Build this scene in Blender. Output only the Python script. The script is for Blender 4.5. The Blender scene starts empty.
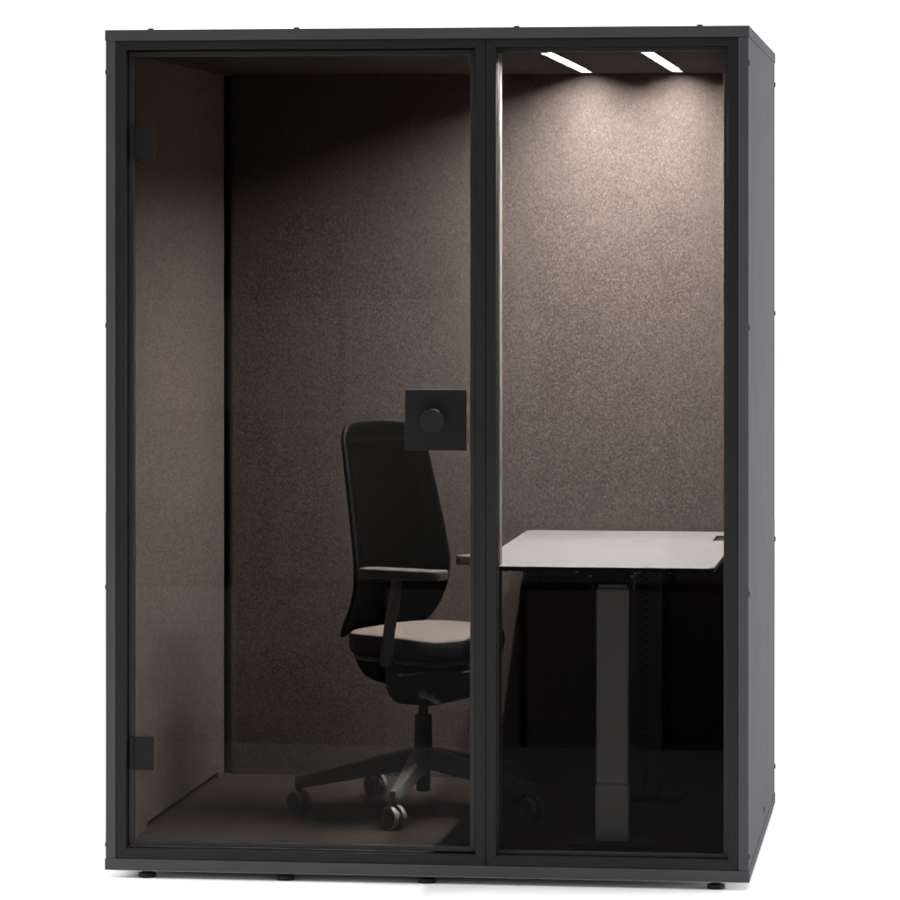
import bpy, math, random
from math import sin, cos, pi, radians
from mathutils import Vector, Matrix
random.seed(7)
SC = bpy.context.scene
COL = SC.collection

# ------------------------------------------------------------------ dimensions (metres)
W, D, H = 1.682, 1.485, 2.20          # booth outside
ZF = 0.068                            # carpet level inside
ZG = -0.020                           # studio ground
ZC = 2.140                            # ceiling underside

# ------------------------------------------------------------------ materials
def new_mat(name):
    m = bpy.data.materials.new(name); m.use_nodes = True
    nt = m.node_tree
    return m, nt, nt.nodes, nt.links, nt.nodes['Principled BSDF']

def paint(name, col, rough=0.45, spec=0.5, metal=0.0, grain=0.10, gscale=900, bump=0.04):
    """powder coat / plastic: faint colour variation, fine orange-peel bump, uneven gloss"""
    m, nt, N, L, b = new_mat(name)
    tc = N.new('ShaderNodeTexCoord')
    n = N.new('ShaderNodeTexNoise'); n.inputs['Scale'].default_value = gscale; n.inputs['Detail'].default_value = 2
    n2 = N.new('ShaderNodeTexNoise'); n2.inputs['Scale'].default_value = 5; n2.inputs['Detail'].default_value = 5
    L.new(tc.outputs['Object'], n.inputs['Vector']); L.new(tc.outputs['Object'], n2.inputs['Vector'])
    mx = N.new('ShaderNodeMix'); mx.data_type = 'RGBA'
    mx.inputs[6].default_value = (*[c*(1-grain) for c in col], 1); mx.inputs[7].default_value = (*[c*(1+grain) for c in col], 1)
    L.new(n2.outputs['Fac'], mx.inputs[0]); L.new(mx.outputs[2], b.inputs['Base Color'])
    mr = N.new('ShaderNodeMapRange'); mr.inputs[3].default_value = rough-0.06; mr.inputs[4].default_value = rough+0.06
    L.new(n2.outputs['Fac'], mr.inputs[0]); L.new(mr.outputs[0], b.inputs['Roughness'])
    if bump:
        bp = N.new('ShaderNodeBump'); bp.inputs['Strength'].default_value = bump; bp.inputs['Distance'].default_value = 0.001
        L.new(n.outputs['Fac'], bp.inputs['Height']); L.new(bp.outputs[0], b.inputs['Normal'])
    b.inputs['Metallic'].default_value = metal
    b.inputs['Specular IOR Level'].default_value = spec
    return m

def felt(name, dark, light, scale=230, stretch=(1.0, 1.0, 0.62), lo=0.36, hi=0.70, bump=0.35, rough=0.95, spec=0.15):
    """melange acoustic felt: short fibres in two tones"""
    m, nt, N, L, b = new_mat(name)
    tc = N.new('ShaderNodeTexCoord')
    mp = N.new('ShaderNodeMapping'); mp.inputs['Scale'].default_value = stretch
    L.new(tc.outputs['Object'], mp.inputs['Vector'])
    n = N.new('ShaderNodeTexNoise'); n.inputs['Scale'].default_value = scale; n.inputs['Detail'].default_value = 2.5
    n.inputs['Roughness'].default_value = 0.65; n.inputs['Distortion'].default_value = 0.8
    L.new(mp.outputs[0], n.inputs['Vector'])
    n3 = N.new('ShaderNodeTexNoise'); n3.inputs['Scale'].default_value = scale*0.22; n3.inputs['Detail'].default_value = 2
    L.new(tc.outputs['Object'], n3.inputs['Vector'])
    ad = N.new('ShaderNodeMath'); ad.operation = 'MULTIPLY_ADD'; ad.inputs[1].default_value = 0.07
    L.new(n3.outputs['Fac'], ad.inputs[0]); L.new(n.outputs['Fac'], ad.inputs[2])
    mr = N.new('ShaderNodeMapRange'); mr.interpolation_type = 'SMOOTHSTEP'
    mr.inputs[1].default_value = lo+0.035; mr.inputs[2].default_value = hi+0.035
    L.new(ad.outputs[0], mr.inputs[0])
    mx = N.new('ShaderNodeMix'); mx.data_type = 'RGBA'
    mx.inputs[6].default_value = (*dark, 1); mx.inputs[7].default_value = (*light, 1)
    L.new(mr.outputs[0], mx.inputs[0]); L.new(mx.outputs[2], b.inputs['Base Color'])
    b.inputs['Roughness'].default_value = rough; b.inputs['Specular IOR Level'].default_value = spec
    bp = N.new('ShaderNodeBump'); bp.inputs['Strength'].default_value = bump; bp.inputs['Distance'].default_value = 0.002
    L.new(n.outputs['Fac'], bp.inputs['Height']); L.new(bp.outputs[0], b.inputs['Normal'])
    return m

def glass_mat(name, tint, refl):
    m, nt, N, L, b = new_mat(name)
    N.remove(b)
    out = N['Material Output']
    tr = N.new('ShaderNodeBsdfTransparent'); tr.inputs['Color'].default_value = (*tint, 1)
    gl = N.new('ShaderNodeBsdfGlossy'); gl.inputs['Roughness'].default_value = 0.0
    fr = N.new('ShaderNodeFresnel'); fr.inputs['IOR'].default_value = 1.45
    mu = N.new('ShaderNodeMath'); mu.operation = 'MULTIPLY'; mu.inputs[1].default_value = refl
    L.new(fr.outputs[0], mu.inputs[0])
    mx = N.new('ShaderNodeMixShader')
    L.new(mu.outputs[0], mx.inputs[0]); L.new(tr.outputs[0], mx.inputs[1]); L.new(gl.outputs[0], mx.inputs[2])
    L.new(mx.outputs[0], out.inputs['Surface'])
    return m

def emit(name, col, s):
    m, nt, N, L, b = new_mat(name)
    b.inputs['Base Color'].default_value = (0.8, 0.8, 0.8, 1)
    b.inputs['Emission Color'].default_value = (*col, 1); b.inputs['Emission Strength'].default_value = s
    return m

M = {}
M['shell']  = paint('anthracite powder coat', (0.0725, 0.0730, 0.0785), 0.6, 0.0)
M['frame']  = paint('black frame coat', (0.0195, 0.0193, 0.0192), 0.55, 0.12)
M['gasket'] = paint('rubber gasket', (0.026, 0.026, 0.027), 0.55, 0.3, bump=0.0)
M['jamb']   = paint('inner jamb liner', (0.2436, 0.2204, 0.2030), 0.7, 0.3)
M['black']  = paint('black plastic', (0.016, 0.016, 0.017), 0.42, 0.45)
M['plate']  = paint('black anodised plate', (0.0145, 0.0148, 0.0160), 0.5, 0.12)
M['rubber'] = paint('foot rubber', (0.008, 0.008, 0.008), 0.7, 0.3)
M['felt']   = felt('melange wall felt', (0.0440, 0.0360, 0.0325), (0.1740, 0.1475, 0.1365), scale=335, lo=0.39, hi=0.75)
M['felt2']  = felt('melange side felt', (0.0780, 0.0640, 0.0585), (0.2050, 0.1700, 0.1545), scale=350, stretch=(1, 0.24, 0.70))
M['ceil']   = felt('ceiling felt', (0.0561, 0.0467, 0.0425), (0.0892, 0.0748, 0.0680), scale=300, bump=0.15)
M['carpet'] = felt('brown carpet', (0.0324, 0.0233, 0.0188), (0.0754, 0.0550, 0.0448), scale=420, stretch=(1, 1, 1), bump=0.5)
M['glass']  = glass_mat('smoked door glass', (0.46, 0.453, 0.447), 0.15)
M['glass2'] = glass_mat('smoked window glass', (0.46, 0.453, 0.447), 0.09)
M['led']    = emit('led diffuser', (1.0, 0.968, 0.946), 1680.0)
M['trough'] = paint('light trough', (0.012, 0.012, 0.012), 0.6, 0.2)
M['top']    = paint('warm grey laminate', (0.1844, 0.1844, 0.1821), 0.42, 0.4, grain=0.03, gscale=1500, bump=0.02)
M['edge']   = paint('laminate core edge', (0.010, 0.011, 0.013), 0.35, 0.5, bump=0)
M['leg']    = paint('lit column coat', (0.80, 0.81, 0.83), 0.4, 0.5)  # front column: light falling on it is put into the pale colour
M['bolt']   = paint('zinc bolt', (0.85, 0.85, 0.85), 0.35, 0.5, metal=0.0, bump=0)
M['seat']   = felt('seat cloth', (0.1276, 0.1102, 0.1003), (0.1972, 0.1728, 0.1566), scale=700, stretch=(1, 1, 1), bump=0.25, rough=0.9)
M['mesh']   = felt('backrest knit', (0.0017, 0.0017, 0.0016), (0.0035, 0.0033, 0.0029), scale=900, stretch=(1, 1, 1), bump=0.3, rough=0.85, spec=0.02)
M['knitband'] = felt('backrest knit band', (0.0020, 0.0020, 0.0019), (0.0035, 0.0035, 0.0032), scale=900, stretch=(1, 1, 1), bump=0.25, rough=0.8, spec=0.02)
M['tread']  = paint('grey caster tread', (0.40, 0.40, 0.405), 0.5, 0.4, bump=0)
M['hubcap'] = paint('caster cap', (0.095, 0.095, 0.097), 0.4, 0.45, bump=0)
M['basepl'] = paint('base polymer', (0.185, 0.185, 0.188), 0.42, 0.45)
M['pad']    = paint('arm pad', (0.0850, 0.0760, 0.0710), 0.6, 0.35)
M['armpost'] = paint('arm post coat', (0.1716, 0.1716, 0.1729), 0.5, 0.4)
M['lift']   = paint('gas lift steel', (0.06, 0.056, 0.053), 0.3, 0.6, bump=0)
M['leg_shaded'] = paint('shaded column coat', (0.14, 0.137, 0.134), 0.5, 0.3)  # same coat for the rear column, its shade put into the colour
M['knob']   = paint('black knob', (0.0125, 0.0126, 0.0135), 0.45, 0.28)
M['pale']   = paint('white bounce board', (0.82, 0.82, 0.82), 0.7, 0.2, bump=0)  # reflector under the base, see below
M['deep']   = paint('matt black polymer', (0.007, 0.007, 0.007), 0.6, 0.12, bump=0)
M['lever']  = paint('grey lever', (0.5, 0.5, 0.51), 0.5, 0.4)

# ground: white seamless studio floor
def ground_mat():
    m, nt, N, L, b = new_mat('white studio floor')
    tc = N.new('ShaderNodeTexCoord'); n = N.new('ShaderNodeTexNoise'); n.inputs['Scale'].default_value = 3; n.inputs['Detail'].default_value = 4
    L.new(tc.outputs['Object'], n.inputs['Vector'])
    mx = N.new('ShaderNodeMix'); mx.data_type = 'RGBA'
    mx.inputs[6].default_value = (0.86, 0.86, 0.86, 1); mx.inputs[7].default_value = (0.90, 0.90, 0.90, 1)
    L.new(n.outputs['Fac'], mx.inputs[0]); L.new(mx.outputs[2], b.inputs['Base Color'])
    b.inputs['Roughness'].default_value = 0.8; b.inputs['Specular IOR Level'].default_value = 0.1
    return m
M['ground'] = ground_mat()

# ------------------------------------------------------------------ mesh builder
class MB:
    def __init__(s): s.v = []; s.f = []; s.sm = []
    def add(s, vs, fs, smooth=False):
        o = len(s.v); s.v += [tuple(v) for v in vs]
        s.f += [tuple(i+o for i in f) for f in fs]; s.sm += [smooth]*len(fs); return s
    def box(s, x0, x1, y0, y1, z0, z1):
        vs = [(x, y, z) for x in (x0, x1) for y in (y0, y1) for z in (z0, z1)]
        return s.add(vs, [(0,1,3,2),(4,6,7,5),(0,4,5,1),(2,3,7,6),(0,2,6,4),(1,5,7,3)])
    def prism(s, poly, axis, a, b, smooth=False):
        """polygon (2-tuples in the two other axes, in order) extruded along axis from a to b"""
        n = len(poly)
        def P(p, t):
            if axis == 0: return (t, p[0], p[1])
            if axis == 1: return (p[0], t, p[1])
            return (p[0], p[1], t)
        vs = [P(p, a) for p in poly]+[P(p, b) for p in poly]
        fs = [tuple(range(n))[::-1], tuple(range(n, 2*n))]
        s.add(vs, fs)
        o = len(s.v)-2*n
        for i in range(n):
            s.f.append((o+i, o+(i+1) % n, o+n+(i+1) % n, o+n+i)); s.sm.append(smooth)
        return s
    def lathe(s, prof, c, axis, n=40):
        """prof: list of (radius, height) along axis vector from point c"""
        ax = Vector(axis).normalized(); t = Vector((1, 0, 0)) if abs(ax.x) < 0.9 else Vector((0, 1, 0))
        u = ax.cross(t).normalized(); w = ax.cross(u); c = Vector(c)
        vs = []; fs = []
        for r, h in prof:
            for k in range(n):
                a = 2*pi*k/n; vs.append(c+ax*h+(u*cos(a)+w*sin(a))*max(r, 1e-5))
        m = len(prof)
        for i in range(m-1):
            for k in range(n):
                fs.append((i*n+k, i*n+(k+1) % n, (i+1)*n+(k+1) % n, (i+1)*n+k))
        s.add(vs, fs, True)
        o = len(s.v)-m*n
        s.f.append(tuple(o+k for k in range(n))[::-1]); s.sm.append(False)
        s.f.append(tuple(o+(m-1)*n+k for k in range(n))); s.sm.append(False)
        return s
    def tube(s, pts, r, n=12, flat=None, up=(0, 0, 1)):
        """swept tube; r number or list; flat=(a,b) multiplies the section axes"""
        pts = [Vector(p) for p in pts]; m = len(pts); vs = []; fs = []
        prev = None
        for i, p in enumerate(pts):
            d = (pts[min(i+1, m-1)]-pts[max(i-1, 0)]).normalized()
            if prev is None:
                a = Vector(up)
                if abs(a.dot(d)) > 0.95: a = Vector((1, 0, 0))
                u = (a-d*a.dot(d)).normalized()
            else:
                u = (prev-d*prev.dot(d)).normalized()
            prev = u; w = d.cross(u)
            rr = r[i] if isinstance(r, (list, tuple)) else r
            fa, fb = flat if flat else (1, 1)
            for k in range(n):
                t = 2*pi*k/n; vs.append(p+u*cos(t)*rr*fa+w*sin(t)*rr*fb)
        for i in range(m-1):
            for k in range(n): fs.append((i*n+k, i*n+(k+1) % n, (i+1)*n+(k+1) % n, (i+1)*n+k))
        s.add(vs, fs, True)
        o = len(s.v)-m*n
        s.f.append(tuple(o+k for k in range(n))[::-1]); s.sm.append(True)
        s.f.append(tuple(o+(m-1)*n+k for k in range(n))); s.sm.append(True)
        return s
    def build(s, name, mat, parent=None, off=(0, 0, 0), bevel=0.0, seg=2, solid=0.0, sub=0):
        me = bpy.data.meshes.new(name)
        me.from_pydata([(v[0]-off[0], v[1]-off[1], v[2]-off[2]) for v in s.v], [], s.f)
        for i, p in enumerate(me.polygons): p.use_smooth = s.sm[i]
        me.validate(); me.update(); me.set_sharp_from_angle(angle=radians(38))
        import bmesh
        bm = bmesh.new(); bm.from_mesh(me); bmesh.ops.recalc_face_normals(bm, faces=bm.faces); bm.to_mesh(me); bm.free()
        o = bpy.data.objects.new(name, me); COL.objects.link(o)
        me.materials.append(mat)
        if parent: o.parent = parent
        if solid:
            md = o.modifiers.new('thick', 'SOLIDIFY'); md.thickness = solid; md.offset = 0
        if bevel:
            md = o.modifiers.new('bev', 'BEVEL'); md.width = bevel; md.segments = seg; md.limit_method = 'ANGLE'; md.angle_limit = radians(40)
            md.harden_normals = False
        if sub:
            md = o.modifiers.new('sub', 'SUBSURF'); md.levels = sub; md.render_levels = sub
        return o

def empty(name, loc, label, cat, rz=0):
    o = bpy.data.objects.new(name, None); COL.objects.link(o)
    o.location = loc; o.rotation_euler = (0, 0, rz); o.empty_display_size = 0.2
    o['label'] = label; o['category'] = cat
    return o

# ------------------------------------------------------------------ ground
g = MB(); g.add([(-14, -2.75, ZG), (16, -2.75, ZG), (16, 14, ZG), (-14, 14, ZG)], [(0, 1, 2, 3)])
g = g.build('studio_floor', M['ground']); g['kind'] = 'structure'

# ------------------------------------------------------------------ BOOTH
OB = (W/2, D/2, ZG)
booth = empty('office_booth', OB, 'dark anthracite soundproof office booth with smoked glass front and felt lined inside', 'booth')
def bb(mb, name, mat, parent=booth, **k): return mb.build(name, M[mat], parent, off=OB, **k)

bb(MB().box(-0.002, W+0.002, -0.001, D+0.002, 0.0, 0.0295), 'base_panel', 'shell', bevel=0.0012)
bb(MB().box(0.010, W-0.010, 0.010, D-0.010, -0.0022, -0.0002), 'underside_reflector', 'pale')  # added reflector: bounces light into the gap under the base
bb(MB().box(-0.002, W+0.002, -0.001, D+0.002, 2.1715, H), 'roof_panel', 'shell', bevel=0.0012)
bb(MB().box(0.0, 0.0262, 0.0, D, 0.030, 2.171), 'side_panel', 'shell', bevel=0.0012)
bb(MB().box(W-0.0262, W, 0.0, D, 0.030, 2.171), 'side_panel', 'shell', bevel=0.0012)
bb(MB().box(0.0266, W-0.0266, D-0.022, D-0.001, 0.030, 2.171), 'back_panel', 'shell', bevel=0.001)

# front frames: mitred bars
def frame(x0, x1, z0, z1, t, tt, tb, y0, y1, tl=None):
    mb = MB(); g_ = 0.00025
    def bar(poly):
        mb.prism(poly, 1, y0, y1)
    a, b, c, d = (x0, z0), (x1, z0), (x1, z1), (x0, z1)
    tl = t if tl is None else tl
    e, f_, h, i = (x0+tl, z0+tb), (x1-t, z0+tb), (x1-t, z1-tt), (x0+tl, z1-tt)
    def sh(p, dx, dz): return (p[0]+dx, p[1]+dz)
    bar([sh(a, g_, 0), sh(b, -g_, 0), sh(f_, -g_, 0), sh(e, g_, 0)])
    bar([sh(d, g_, 0), sh(i, g_, 0), sh(h, -g_, 0), sh(c, -g_, 0)])
    bar([sh(a, 0, g_), sh(e, 0, g_), sh(i, 0, -g_), sh(d, 0, -g_)])
    bar([sh(b, 0, g_), sh(c, 0, -g_), sh(h, 0, -g_), sh(f_, 0, g_)])
    return mb
XM = 1.0025
Y0, Y1 = 0.002, 0.058
bb(frame(0.0272, XM-0.0008, 0.0305, 2.1705, 0.0262, 0.0222, 0.0262, Y0, Y1), 'door_frame', 'frame', bevel=0.0006, seg=1)
bb(frame(XM+0.0008, W-0.0272, 0.0305, 2.1705, 0.0262, 0.0222, 0.0262, Y0, Y1), 'window_frame', 'frame', bevel=0.0006, seg=1)

# glazing strips + panes
YG = 0.036
def glazing(x0, x1, z0, z1, gw, parent, y0=0.026, y1=0.046, tl=None):
    return bb(frame(x0, x1, z0, z1, gw, gw, gw, y0, y1, tl), 'gasket', 'gasket', parent, bevel=0.001, seg=1)
door = bb(MB().box(0.0590, 0.9700, YG-0.005, YG+0.005, 0.0640, 2.1410), 'door', 'glass')
door['label'] = 'full height smoked glass door with round knob'
glazing(0.0566, 0.9724, 0.0616, 2.1434, 0.0135, door)
pane = bb(MB().box(1.0320, 1.6220, YG-0.005, YG+0.005, 0.0620, 2.1440), 'window', 'glass2')
glazing(1.0300, 1.6278, 0.0576, 2.1478, 0.0110, pane, tl=0.0022)

# hinges
for z0, z1 in ((1.862, 1.948), (0.259, 0.346)):
    h = bb(MB().box(0.0690, 0.1245, 0.0255, 0.0305, z0, z1), 'hinge', 'plate', door, bevel=0.001)
    mb = MB(); n = 5
    zz = [z0+0.002, z0+0.030, z0+0.031, z1-0.031, z1-0.030, z1-0.002]
    for k in range(3): mb.lathe([(0.0, zz[2*k]), (0.0062, zz[2*k]), (0.0062, zz[2*k+1]), (0, zz[2*k+1])], (0.0628, 0.0215, 0), (0, 0, 1), 20)
    mb.box(0.0628, 0.070, 0.0215, 0.0275, z0+0.002, z1-0.002)
    bb(mb, 'hinge_barrel', 'plate', door)
# lock plate and knob
bb(MB().box(0.7885, 0.9490, 0.0205, 0.0308, 1.1030, 1.2605), 'lock_plate', 'plate', door, bevel=0.0016)
bb(MB().lathe([(0.0, 0), (0.0235, 0), (0.0235, 0.010), (0.0305, 0.0105), (0.0312, 0.012), (0.0312, 0.046), (0.0298, 0.0478), (0.0, 0.048)],
              (0.8655, 0.0204, 1.1810), (0, -1, 0), 64), 'knob', 'knob', door)

# inner jamb liner of the mullion and left jamb (behind the glass)
bb(MB().box(0.975, 1.0325, 0.0590, 0.1150, 0.070, 2.139), 'mullion_liner', 'jamb', bevel=0.002)

# lining
bb(MB().box(0.0270, W-0.0270, 0.0590, D-0.0230, 0.0300, ZF), 'carpet', 'carpet')
# left lining with a long ventilation slot at its foot (polygon in y,z)
yl0, yl1 = 0.060, 1.388
bb(MB().prism([(yl0, ZF+0.001), (0.262, ZF+0.001), (0.262, ZF+0.016), (0.268, ZF+0.020), (1.290, ZF+0.020), (1.296, ZF+0.016), (1.296, ZF+0.001), (yl1, ZF+0.001), (yl1, ZC-0.001), (yl0, ZC-0.001)],
            0, 0.0270, 0.0565), 'side_lining', 'felt2')
bb(MB().box(1.6290, W-0.0270, yl0, yl1, ZF+0.001, ZC-0.001), 'side_lining', 'felt2')
def round_front(x0, x1, y0, y1, rr, n=8):
    P = [(x1, y1), (x0, y1)]
    for k in range(n+1):
        a = pi+0.5*pi*k/n; P.append((x0+rr+rr*cos(a), y0+rr+rr*sin(a)))
    for k in range(n+1):
        a = 1.5*pi+0.5*pi*k/n; P.append((x1-rr+rr*cos(a), y0+rr+rr*sin(a)))
    return P
bb(MB().prism(round_front(0.0615, 1.6180, 1.4000, 1.4620, 0.022), 2, ZF+0.001, ZC-0.001, smooth=True), 'back_lining', 'felt')
# dark recess behind the corner gaps
for a, b in ((0.0270, 0.0600), (1.6300, W-0.0270)):
    bb(MB().box(a, b, 1.4350, 1.4620, ZF+0.001, ZC-0.001), 'corner_trim', 'carpet')

# ceiling lining with two light slots
LX = [(1.1305, 1.1595), (1.3955, 1.4245)]
LY0, LY1 = 0.155, 1.305
mb = MB()
xs = [0.0270, LX[0][0]-0.002, LX[0][1]+0.002, LX[1][0]-0.002, LX[1][1]+0.002, W-0.0270]
for k in (0, 2, 4): mb.box(xs[k], xs[k+1], 0.0590, 1.462, ZC, 2.168)
for a, b in LX:
    mb.box(a-0.002, b+0.002, 0.0590, LY0-0.002, ZC, 2.168); mb.box(a-0.002, b+0.002, LY1+0.002, 1.462, ZC, 2.168)
bb(mb, 'ceiling_lining', 'ceil')
RE = 0.0076
for a, b in LX:
    mb = MB(); t = 0.0016
    mb.box(a-t, a, LY0-t, LY1+t, ZC-0.0005, 2.166); mb.box(b, b+t, LY0-t, LY1+t, ZC-0.0005, 2.166)
    mb.box(a, b, LY0-t, LY0, ZC-0.0005, 2.166); mb.box(a, b, LY1, LY1+t, ZC-0.0005, 2.166)
    hs = bb(mb, 'ceiling_light', 'trough')
    bb(MB().box(a+0.0004, b-0.0004, LY0+0.0004, LY1-0.0004, ZC+RE, ZC+RE+0.006), 'diffuser', 'led', hs)

# feet
for x in (0.106, 0.474, 0.846, 1.597):
    bb(MB().lathe([(0, -0.0200), (0.0215, -0.0200), (0.023, -0.0185), (0.023, -0.009), (0.012, -0.007), (0.012, -0.0023), (0, -0.0023)], (x, 0.0245, 0), (0, 0, 1), 32), 'foot', 'rubber')
for x in (0.106, 1.597):
    bb(MB().lathe([(0, -0.0200), (0.0215, -0.0200), (0.023, -0.0185), (0.023, -0.009), (0.012, -0.007), (0.012, -0.0023), (0, -0.0023)], (x, D-0.06, 0), (0, 0, 1), 32), 'foot', 'rubber')
# cover caps of the assembly screws
def cap(p, ax, r=0.0075, h=0.0032):
    bb(MB().lathe([(0, -0.001), (r, -0.001), (r, h*0.5), (r*0.8, h), (0, h)], p, ax, 16), 'screw_cap', 'frame')
for z in (2.105, 1.425, 0.740, 0.065): cap((W, 0.012, z), (1, 0, 0))
for z in (2.108, 1.437, 0.775, 0.108): cap((W, D-0.014, z), (1, 0, 0))
cap((W, 0.80, 0.075), (1, 0, 0))
for z in (2.09, 1.425, 0.740, 0.065): cap((0, 0.012, z), (-1, 0, 0))
for x in (0.118, 0.505, 1.082, 1.556): cap((x, 0.012, H), (0, 0, 1), 0.008, 0.004)

# ------------------------------------------------------------------ DESK
OD = (1.28, 0.715, ZF)
desk = empty('height_adjustable_desk', OD, 'grey topped sit stand desk on two grey columns behind the right glass pane', 'desk')
def dd(mb, name, mat, parent=desk, **k): return mb.build(name, M[mat], parent, off=OD, **k)
ZD = 0.801
dx0, dx1, dy0, dy1 = 0.962, 1.590, 0.052, 1.386
def rounded(x0, x1, y0, y1, r, notch=None, n=8):
    P = []
    for cx, cy, a0 in ((x0+r, y0+r, pi), (x1-r, y0+r, 1.5*pi), (x1-r, y1-r, 0), (x0+r, y1-r, 0.5*pi)):
        if notch and a0 == 0:
            na, nb, nd = notch
            P += [(x1, na), (x1-nd, na), (x1-nd, nb), (x1, nb)]
        for k in range(n+1):
            a = a0+0.5*pi*k/n; P.append((cx+r*cos(a), cy+r*sin(a)))
    return P
nt_ = (1.03, 1.215, 0.062)
dd(MB().prism(rounded(dx0, dx1, dy0, dy1, 0.03, nt_), 2, ZD-0.0115, ZD-0.0012), 'tabletop', 'edge')
tp = [o for o in desk.children if o.name.startswith('tabletop')][0]
dd(MB().prism(rounded(dx0+0.0008, dx1-0.0008, dy0+0.0008, dy1-0.0008, 0.029, (nt_[0]-0.001, nt_[1]+0.001, nt_[2])), 2, ZD-0.0012, ZD), 'laminate', 'top', tp)
dd(MB().box(dx1-0.060, dx1-0.002, nt_[0]+0.002, nt_[1]-0.002, ZD-0.010, ZD-0.004), 'cable_grommet', 'black', tp)

def column(xc, yc, wx, zjoin, wy=0.055, mat='leg'):
    # lower, wider stage is the leg; the upper stage and brackets are its sub-parts
    lg = dd(MB().box(xc-wx/2-0.0015, xc+wx/2+0.0005, yc-wy/2-0.002, yc+wy/2+0.002, ZF+0.0115, zjoin), 'leg', mat, bevel=0.004, seg=3)
    dd(MB().box(xc-wx/2+0.001, xc+wx/2-0.001, yc-wy/2, yc+wy/2, zjoin+0.0005, ZD-0.060), 'upper_stage', mat, lg, bevel=0.004, seg=3)
    dd(MB().box(xc-wx/2+0.006, xc+wx/2-0.006, yc-wy/2+0.004, yc+wy/2-0.004, ZD-0.0595, ZD-0.050), 'top_collar', mat, lg, bevel=0.001)
    mb = MB().box(xc-0.052, xc+0.052, yc-0.045, yc+0.045, ZD-0.0485, ZD-0.0120)
    dd(mb, 'mount_bracket', 'black', lg, bevel=0.002)
    for sx in (-1, 1):
        dd(MB().box(xc+sx*0.0545-0.0015, xc+sx*0.0545+0.0015, yc-0.04, yc+0.04, ZD-0.068, ZD-0.0122), 'side_plate', 'black', lg)
    dd(MB().box(xc-0.110, xc+0.105, yc-0.075, yc+0.060, ZF+0.0008, ZF+0.011), 'foot_plate', 'black', lg, bevel=0.002)
    return lg
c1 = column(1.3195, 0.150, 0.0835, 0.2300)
c2 = column(1.3395, 1.030, 0.0835, 0.2300, mat='leg_shaded')
dd(MB().lathe([(0, 0), (0.0042, 0), (0.0040, 0.0014), (0, 0.0022)], (1.3195, 0.1203, 0.152), (0, -1, 0), 14), 'screw', 'bolt', c1)
# beams under the top
for a, b in ((1.2745, 1.2985), (1.3430, 1.3670)):
    dd(MB().box(a, b, 0.196, 0.984, ZD-0.046, ZD-0.0122), 'crossbar', 'black', bevel=0.001)
for (x, y, z) in ((1.058, 0.075, ZD-0.0135), (1.232, 0.075, ZD-0.0135), (1.2655, 0.10, ZD-0.027), (1.3735, 0.10, ZD-0.027), (1.384, 0.085, ZD-0.0145), (1.396, 0.080, ZD-0.0135), (1.474, 0.075, ZD-0.0135)):
    dd(MB().lathe([(0, 0.003), (0.004, 0.003), (0.004, -0.001), (0.0028, -0.0024), (0, -0.003)], (x, y, z), (0, 0, 1), 12), 'bolt', 'bolt')
# spiral cable hanging by the rear column
pts = []
cx, cy = 1.338, 0.960
pts += [(1.352, 0.965, ZD-0.02), (1.348, 0.962, ZD-0.05)]
z0, z1, turns = ZD-0.06, 0.165, 26
for k in range(turns*12+1):
    a = 2*pi*k/12; z = z0+(z1-z0)*k/(turns*12)
    rr = 0.0150
    pts.append((cx+rr*cos(a), cy+rr*sin(a), z))
pts += [(cx+0.006, cy-0.004, 0.145), (cx+0.002, cy-0.004, 0.12), (cx+0.002, cy-0.004, 0.085), (cx+0.004, cy-0.02, ZF+0.012), (cx+0.03, cy-0.03, ZF+0.0045), (cx+0.12, cy-0.02, ZF+0.0045)]
dd(MB().tube(pts, 0.0028, 8), 'spiral_cable', 'black')

# ------------------------------------------------------------------ CHAIR  (local: +x = facing, +y = sitter's left, z from carpet)
TH = radians(-23)
OC = (0.746, 0.697, ZF)
chair = empty('office_chair', OC, 'black swivel office chair with armrests on a five star caster base', 'chair', TH)
def cc(mb, name, mat, parent=chair, **k): return mb.build(name, M[mat], parent, off=(0, 0, 0), **k)
def zz(z): return z-ZF

# seat cushion
def lerp_tab(tab, x):
    if x <= tab[0][0]: return tab[0][1]
    for (a, b), (c, d) in zip(tab, tab[1:]):
        if x <= c:
            t = (x-a)/(c-a); t = t*t*(3-2*t) if False else t
            return b+(d-b)*t
    return tab[-1][1]
sx0, sx1, sy = -0.150, 0.172, 0.238
def seat_ring(scale, n=72, e=3.8):
    R = []
    for k in range(n):
        t = 2*pi*k/n; c, s_ = cos(t), sin(t)
        x = abs(c)**(2/e)*(1 if c >= 0 else -1); y = abs(s_)**(2/e)*(1 if s_ >= 0 else -1)
        wy = sy*(1-0.05*(1-x)/2)
        R.append(((sx0+sx1)/2+x*scale*(sx1-sx0)/2, y*scale*wy))
    return R
def seat_top(x, y):
    z = zz(0.577)
    if x > -0.05: z -= 0.019*((x+0.05)/0.25)**2
    return z
def ringed(rings, ztop=seat_top):
    mb = MB(); n = 72; vs = []; fs = []
    for sc, dz in rings:
        for (x, y) in seat_ring(sc, n): vs.append((x, y, ztop(x, y)+dz))
    for i in range(len(rings)-1):
        for k in range(n): fs.append((i*n+k, i*n+(k+1) % n, (i+1)*n+(k+1) % n, (i+1)*n+k))
    m = len(rings)
    mb.add(vs, fs, True)
    mb.f.append(tuple(range(n))[::-1]); mb.sm.append(True)
    mb.f.append(tuple((m-1)*n+k for k in range(n))); mb.sm.append(True)
    return mb
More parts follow.
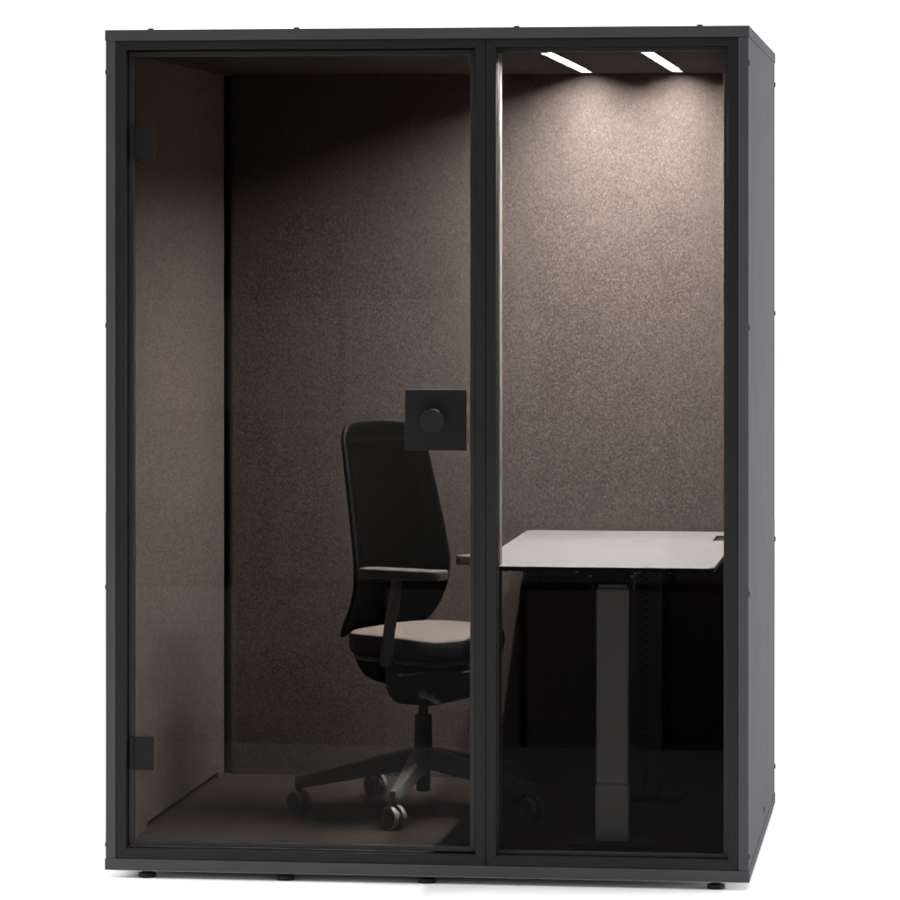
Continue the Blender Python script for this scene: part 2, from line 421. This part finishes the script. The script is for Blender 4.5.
seat = cc(ringed([(0.02, -0.058), (0.5, -0.058), (0.93, -0.057), (0.975, -0.052), (0.995, -0.040), (1.0, -0.026), (0.998, -0.013), (0.985, -0.004), (0.955, 0.0), (0.88, 0.001), (0.7, -0.004), (0.4, -0.009)]), 'seat', 'seat')
sb = cc(ringed([(0.02, -0.062), (0.92, -0.062), (0.985, -0.056), (1.006, -0.042), (1.0105, -0.026), (1.008, -0.012), (0.9990, -0.0065), (0.985, -0.008)]), 'seat_side_shade', 'black', seat)  # black band: shade of the cushion sides put into colour
cc(ringed([(0.02, -0.082), (0.70, -0.082), (0.88, -0.078), (0.945, -0.0725), (0.950, -0.0665), (0.94, -0.0635), (0.02, -0.0635)]), 'seat_pan', 'basepl')

# backrest: S-curved, concave shell
PROF = [(0.560, -0.143), (0.572, -0.133), (0.596, -0.112), (0.640, -0.086), (0.70, -0.067), (0.754, -0.065), (0.846, -0.079), (0.96, -0.100), (1.05, -0.117), (1.15, -0.137)]
HW = [(0.560, 0.215), (0.60, 0.232), (0.64, 0.240), (0.70, 0.246), (0.754, 0.247), (0.846, 0.240), (0.96, 0.229), (1.05, 0.220), (1.15, 0.208)]
ZB, ZT = 0.566, 1.142
def smooth_tab(tab, x):
    # average of three samples to round the polyline
    return (lerp_tab(tab, x-0.02)+lerp_tab(tab, x)*2+lerp_tab(tab, x+0.02))/4
def back_pt(u, v, dx=0.0, us=1.0):
    z = ZB+(ZT-ZB)*v
    # rounded corners: narrower near the ends, top edge arched
    hw = smooth_tab(HW, z)
    e = 1.0
    if v > 0.93: e = 1-0.085*((v-0.93)/0.07)**2.4
    if v < 0.10: e = 1-0.055*((0.10-v)/0.10)**2.2
    y = u*us*hw*e
    zz_ = z-(0.013*abs(u*us)**3 if v > 0.5 else 0)*(v-0.5)*2
    x = smooth_tab(PROF, z)-0.058*(1-(u*us)**2)+dx
    return (x, y, zz(zz_))
def back_grid(v0, v1, us, dx, nu=28, nv=44):
    mb = MB(); vs = []; fs = []
    for j in range(nv+1):
        for i in range(nu+1):
            vs.append(back_pt(-1+2*i/nu, v0+(v1-v0)*j/nv, dx, us))
    for j in range(nv):
        for i in range(nu):
            a = j*(nu+1)+i; fs.append((a, a+1, a+nu+2, a+nu+1))
    return mb.add(vs, fs, True)
bk = cc(back_grid(0, 1, 1.0, 0.0), 'backrest', 'knitband', solid=0.014)
cc(back_grid(0.10, 0.925, 0.80, 0.0078), 'mesh_panel', 'mesh', bk, solid=0.002)
loop = [back_pt(-1, k/40) for k in range(41)]+[back_pt(-1+2*k/24, 1) for k in range(1, 25)]+[back_pt(1, 1-k/40) for k in range(1, 41)]+[back_pt(1-2*k/24, 0) for k in range(1, 25)]
cc(MB().tube(loop, 0.0072, 10, flat=(1, 1)), 'back_frame', 'deep', bk)
# lumbar spine behind the shell, ending in a solid bow under the seat
sp = []
for k in range(15):
    v = 0.55-0.55*k/14; p = back_pt(0, v); sp.append((p[0]-0.020, 0, p[2]))
bow = [(-0.130, 0.512), (-0.176, 0.548), (-0.192, 0.540), (-0.202, 0.512), (-0.203, 0.489), (-0.192, 0.464), (-0.176, 0.444), (-0.156, 0.431), (-0.132, 0.424), (-0.105, 0.420), (-0.078, 0.419), (-0.078, 0.488)]
mbow = MB().tube(sp, 0.012, 14, flat=(0.75, 2.6), up=(1, 0, 0)).prism([(x, zz(z)) for x, z in bow], 1, -0.034, 0.034)
cc(mbow, 'back_support', 'deep', bevel=0.004)

# tilt mechanism
mech = cc(MB().prism([(-0.079, zz(0.472)), (-0.079, zz(0.420)), (-0.070, zz(0.394)), (-0.052, zz(0.378)), (-0.030, zz(0.370)), (0.068, zz(0.371)), (0.176, zz(0.404)), (0.205, zz(0.425)), (0.210, zz(0.472))], 1, -0.075, 0.075), 'tilt_mechanism', 'black', bevel=0.006, seg=3)
cc(MB().lathe([(0, 0), (0.0125, 0), (0.0125, 0.012), (0.011, 0.014), (0, 0.014)], (0.075, -0.118, zz(0.407)), (0, -1, 0), 24)
   .tube([(0.075, -0.126, zz(0.407)), (0.095, -0.128, zz(0.402)), (0.120, -0.131, zz(0.392)), (0.128, -0.132, zz(0.386))], [0.0085, 0.0075, 0.0078, 0.0070], 12)
   .tube([(0.075, -0.070, zz(0.407)), (0.075, -0.120, zz(0.407))], 0.007, 12), 'tilt_lever', 'lever', mech)
cc(MB().tube([(0.055, -0.06, zz(0.468)), (0.055, -0.215, zz(0.468))], 0.010, 12, flat=(0.55, 1.1)), 'depth_lever', 'lever', mech)

# armrests
def arm(side):
    Y = side*0.262
    def pl(x, z): return (x, Y, zz(z))
    mb = MB()
    mb.tube([pl(0.032, 0.494), pl(0.034, 0.505), pl(0.041, 0.545), pl(0.050, 0.60), pl(0.061, 0.66), pl(0.071, 0.715), pl(0.074, 0.737)],
            [0.010, 0.0158, 0.0172, 0.0175, 0.0172, 0.0168, 0.0172], 16, flat=(1.0, 0.62), up=(1, 0, 0))
    a = cc(mb, 'armrest', 'armpost')
    # bracket running in under the seat
    cc(MB().tube([(0.040, Y-side*0.006, zz(0.530)), (0.046, side*0.246, zz(0.505)), (0.054, side*0.215, zz(0.486)), (0.06, side*0.07, zz(0.478))], [0.012, 0.016, 0.018, 0.018], 12, flat=(0.45, 1.3), up=(0, 0, 1)), 'arm_bracket', 'deep', a)
    cc(MB().box(0.041, 0.058, Y-0.0080, Y+0.0030, zz(0.708), zz(0.716)), 'height_button', 'rubber', a, bevel=0.001)
    # pad: rounded slab slightly dished
    out = rounded(-0.035, 0.220, Y-0.043, Y+0.043, 0.030, None, 8)
    pad = MB()
    cxp, cyp = 0.0925, Y
    rings = [(0.96, 0.7355), (0.99, 0.7360), (1.0, 0.7385), (1.0, 0.7560), (0.994, 0.7590), (0.975, 0.7605), (0.6, 0.7600)]
    n = len(out); vs = []; fs = []
    for s_, z in rings:
        for (x, y) in out: vs.append((cxp+(x-cxp)*(1-(1-s_)*0.4 if s_ > 0.8 else s_), cyp+(y-cyp)*s_, zz(z)))
    for i in range(len(rings)-1):
        for k in range(n): fs.append((i*n+k, i*n+(k+1) % n, (i+1)*n+(k+1) % n, (i+1)*n+k))
    pad.add(vs, fs, True); pad.f.append(tuple(range(n))[::-1]); pad.sm.append(False)
    pad.f.append(tuple((len(rings)-1)*n+k for k in range(n))); pad.sm.append(True)
    cc(pad, 'arm_pad', 'pad', a)
arm(-1); arm(1)

# gas lift
gl = cc(MB().lathe([(0, zz(0.125)), (0.0185, zz(0.125)), (0.0195, zz(0.128)), (0.0195, zz(0.20)), (0.0255, zz(0.21)), (0.0255, zz(0.262)), (0.0245, zz(0.265)), (0.0245, zz(0.336)), (0.022, zz(0.338)), (0.0135, zz(0.339)), (0.0135, zz(0.372)), (0, zz(0.372))], (0, 0, 0), (0, 0, 1), 40), 'gas_lift', 'lift')

# five-star base
mbs = MB()
hub = MB().lathe([(0, zz(0.188)), (0.038, zz(0.188)), (0.044, zz(0.194)), (0.046, zz(0.225)), (0.040, zz(0.240)), (0.0262, zz(0.246)), (0, zz(0.246))], (0, 0, 0), (0, 0, 1), 48)
RB = 0.345
angs = [radians(a)-TH for a in (-95.5, -23.2, 48.8, 121.0, 193.0)]
def star_arm(a):
    st = [(0.020, 0.0285, 0.246, 0.190), (0.06, 0.026, 0.2395, 0.183), (0.12, 0.0215, 0.2250, 0.1735), (0.20, 0.0175, 0.2050, 0.1600), (0.28, 0.0150, 0.1870, 0.1475), (RB-0.012, 0.0135, 0.1755, 0.1385), (RB+0.004, 0.0120, 0.1735, 0.1375), (RB+0.012, 0.0070, 0.1715, 0.1380)]
    vs = []; fs = []
    sec = 12
    for r, w, zt, zb in st:
        zm = (zt+zb)/2; hh = (zt-zb)/2
        P = [(-w*0.80, zb), (w*0.80, zb), (w*0.97, zb+hh*0.15), (w, zm), (w*0.93, zt-hh*0.22), (w*0.70, zt-hh*0.04), (0, zt), (-w*0.70, zt-hh*0.04), (-w*0.93, zt-hh*0.22), (-w, zm), (-w*0.97, zb+hh*0.15)]
        for (y, z) in P: vs.append((r*cos(a)-y*sin(a), r*sin(a)+y*cos(a), zz(z)))
        sec = len(P)
    for i in range(len(st)-1):
        for k in range(sec): fs.append((i*sec+k, i*sec+(k+1) % sec, (i+1)*sec+(k+1) % sec, (i+1)*sec+k))
    m = MB().add(vs, fs, True)
    m.f.append(tuple(range(sec))[::-1]); m.sm.append(False)
    m.f.append(tuple((len(st)-1)*sec+k for k in range(sec))); m.sm.append(False)
    return m
for a in angs:
    m = star_arm(a); hub.add(m.v, m.f, True)
cc(hub, 'star_base', 'basepl')

# casters: twin wheels; built once, then copied
axd = radians(-7.3-90-36)-TH        # direction the near wheel face looks, in chair coordinates
nv = Vector((cos(axd), sin(axd), 0)); tv = Vector((-sin(axd), cos(axd), 0))
RW = 0.0315
fork = MB().lathe([(0, 0.050), (0.0085, 0.050), (0.0085, 0.073), (0.006, 0.0745), (0, 0.0745)], (0, 0, 0), (0, 0, 1), 20)
fo = []
for k in range(13):
    a = radians(-10+200*k/12); fo.append((cos(a)*0.0335*1.0, RW+sin(a)*0.0335*0.72))
poly = fo+[(-0.016, RW-0.004), (0.016, RW-0.004)]
vs = []
for h in (-0.0052, 0.0052):
    for (t, z) in poly: vs.append(Vector((tv.x*t+nv.x*h, tv.y*t+nv.y*h, z-0.003)))
n = len(poly)
fork.add(vs, [tuple(range(n))[::-1], tuple(range(n, 2*n))]+[(i, (i+1) % n, n+(i+1) % n, n+i) for i in range(n)])
proto = None
for i, a in enumerate(angs):
    loc = (RB*cos(a), RB*sin(a), 0)
    if proto is None:
        proto = fork.build('caster', M['black'], chair)
        proto.location = loc
        for s_ in (1, -1):
            c0 = nv*(s_*0.0062)+Vector((0, 0, RW))
            w = MB().lathe([(0, 0), (RW-0.004, 0), (RW-0.0006, 0.0016), (RW, 0.004), (RW, 0.0115), (RW-0.0012, 0.0142), (RW-0.0035, 0.0150), (RW-0.0048, 0.0148), (RW-0.0048, 0.010), (0, 0.010)], c0, nv*s_, 40).build('wheel', M['tread'], proto)
            MB().lathe([(0, 0.0098), (RW-0.0050, 0.0098), (RW-0.0050, 0.0135), (RW-0.0062, 0.0152), (0, 0.0156)], c0, nv*s_, 40).build('hub_cap', M['hubcap'], proto)
    else:
        c = proto.copy(); COL.objects.link(c); c.parent = chair; c.location = loc
        for ch in list(proto.children):
            d = ch.copy(); COL.objects.link(d); d.parent = c

# ------------------------------------------------------------------ LIGHT
w = bpy.data.worlds.new('World'); SC.world = w; w.use_nodes = True
N, L = w.node_tree.nodes, w.node_tree.links
bg = N['Background']
tc = N.new('ShaderNodeTexCoord'); sp_ = N.new('ShaderNodeSeparateXYZ')
L.new(tc.outputs['Generated'], sp_.inputs[0])
mr = N.new('ShaderNodeMapRange'); mr.interpolation_type = 'SMOOTHSTEP'
mr.inputs[1].default_value = -0.80; mr.inputs[2].default_value = -0.05; mr.inputs[3].default_value = 0.01; mr.inputs[4].default_value = 1.75
L.new(sp_.outputs['Y'], mr.inputs[0]); dv = N.new('ShaderNodeVectorMath'); dv.operation = 'DIVIDE'
cmb = N.new('ShaderNodeCombineXYZ')
ng = N.new('ShaderNodeMath'); ng.operation = 'MULTIPLY'; ng.inputs[1].default_value = -1
L.new(sp_.outputs['Y'], ng.inputs[0])
dx_ = N.new('ShaderNodeMath'); dx_.operation = 'DIVIDE'; L.new(sp_.outputs['X'], dx_.inputs[0]); L.new(ng.outputs[0], dx_.inputs[1])
dz_ = N.new('ShaderNodeMath'); dz_.operation = 'DIVIDE'; L.new(sp_.outputs['Z'], dz_.inputs[0]); L.new(ng.outputs[0], dz_.inputs[1])
L.new(dx_.outputs[0], cmb.inputs[0]); L.new(dz_.outputs[0], cmb.inputs[1])
N.remove(dv)
bk_ = N.new('ShaderNodeTexBrick'); bk_.offset = 0.37; bk_.squash = 0.7; bk_.squash_frequency = 3  # made-up bright panes behind the camera, added for the glass to reflect
bk_.inputs['Scale'].default_value = 1.0; bk_.inputs['Brick Width'].default_value = 0.052; bk_.inputs['Row Height'].default_value = 0.043
bk_.inputs['Mortar Size'].default_value = 0.0016; bk_.inputs['Mortar Smooth'].default_value = 0.6; bk_.inputs['Bias'].default_value = -0.35
bk_.inputs['Color1'].default_value = (0.0, 0.0, 0.0, 1); bk_.inputs['Color2'].default_value = (1.5, 1.5, 1.5, 1); bk_.inputs['Mortar'].default_value = (0.02, 0.02, 0.02, 1)
L.new(cmb.outputs[0], bk_.inputs['Vector'])
gate = N.new('ShaderNodeMath'); gate.operation = 'LESS_THAN'; gate.inputs[1].default_value = -0.9
L.new(sp_.outputs['Y'], gate.inputs[0])
gm = N.new('ShaderNodeMath'); gm.operation = 'MULTIPLY'
L.new(bk_.outputs['Color'], gm.inputs[0]); gz = N.new('ShaderNodeMath'); gz.operation = 'LESS_THAN'; gz.inputs[1].default_value = -0.013
L.new(sp_.outputs['Z'], gz.inputs[0])
gg = N.new('ShaderNodeMath'); gg.operation = 'MULTIPLY'
L.new(gate.outputs[0], gg.inputs[0]); L.new(gz.outputs[0], gg.inputs[1]); L.new(gg.outputs[0], gm.inputs[1])
am = N.new('ShaderNodeMath'); am.operation = 'ADD'
L.new(mr.outputs[0], am.inputs[0]); L.new(gm.outputs[0], am.inputs[1])
L.new(am.outputs[0], bg.inputs['Strength'])
bg.inputs['Color'].default_value = (1, 1, 1, 1)

def area(name, loc, target, sx, sy, power, col=(1, 1, 1), spread=180):
    l = bpy.data.lights.new(name, 'AREA'); l.shape = 'RECTANGLE'; l.size = sx; l.size_y = sy; l.energy = power; l.color = col; l.spread = radians(spread)
    o = bpy.data.objects.new(name, l); COL.objects.link(o); o.location = loc
    d = Vector(target)-Vector(loc); o.rotation_euler = d.to_track_quat('-Z', 'Y').to_euler()
    return o
area('overhead_fill', (0.8, 0.5, 5.6), (0.8, 0.5, 0), 9, 9, 230)  # unseen fill lamp added to whiten the floor
area('side_softbox', (6.5, 1.8, 0.9), (1.0, 0.7, 0.3), 3.5, 1.6, 310)
area('left_fill', (-4.6, 0.6, 1.9), (0.6, 0.4, 0.0), 3.8, 1.8, 260)  # unseen fill lamp added to clear the grey floor left of the booth

# ------------------------------------------------------------------ CAMERA
cam = bpy.data.cameras.new('camera'); co = bpy.data.objects.new('camera', cam); COL.objects.link(co)
co.location = (2.2101, -10.1682, 1.6298)
co.rotation_euler = (radians(90), 0, 0.1272)
cam.sensor_fit = 'HORIZONTAL'; cam.sensor_width = 36; cam.lens = 36*3956.98/900
cam.shift_y = (247.64-450)/900
cam.clip_end = 200; cam.clip_start = 0.05
SC.camera = co

vs_ = SC.view_settings
vs_.view_transform = 'Standard'; vs_.look = 'None'; vs_.exposure = 0; vs_.gamma = 1
SC.render.engine = 'CYCLES'
cy = SC.cycles
cy.max_bounces = 10; cy.diffuse_bounces = 5; cy.glossy_bounces = 4; cy.transparent_max_bounces = 16
cy.caustics_reflective = False; cy.caustics_refractive = False
cy.sample_clamp_indirect = 6
cy.use_denoising = True
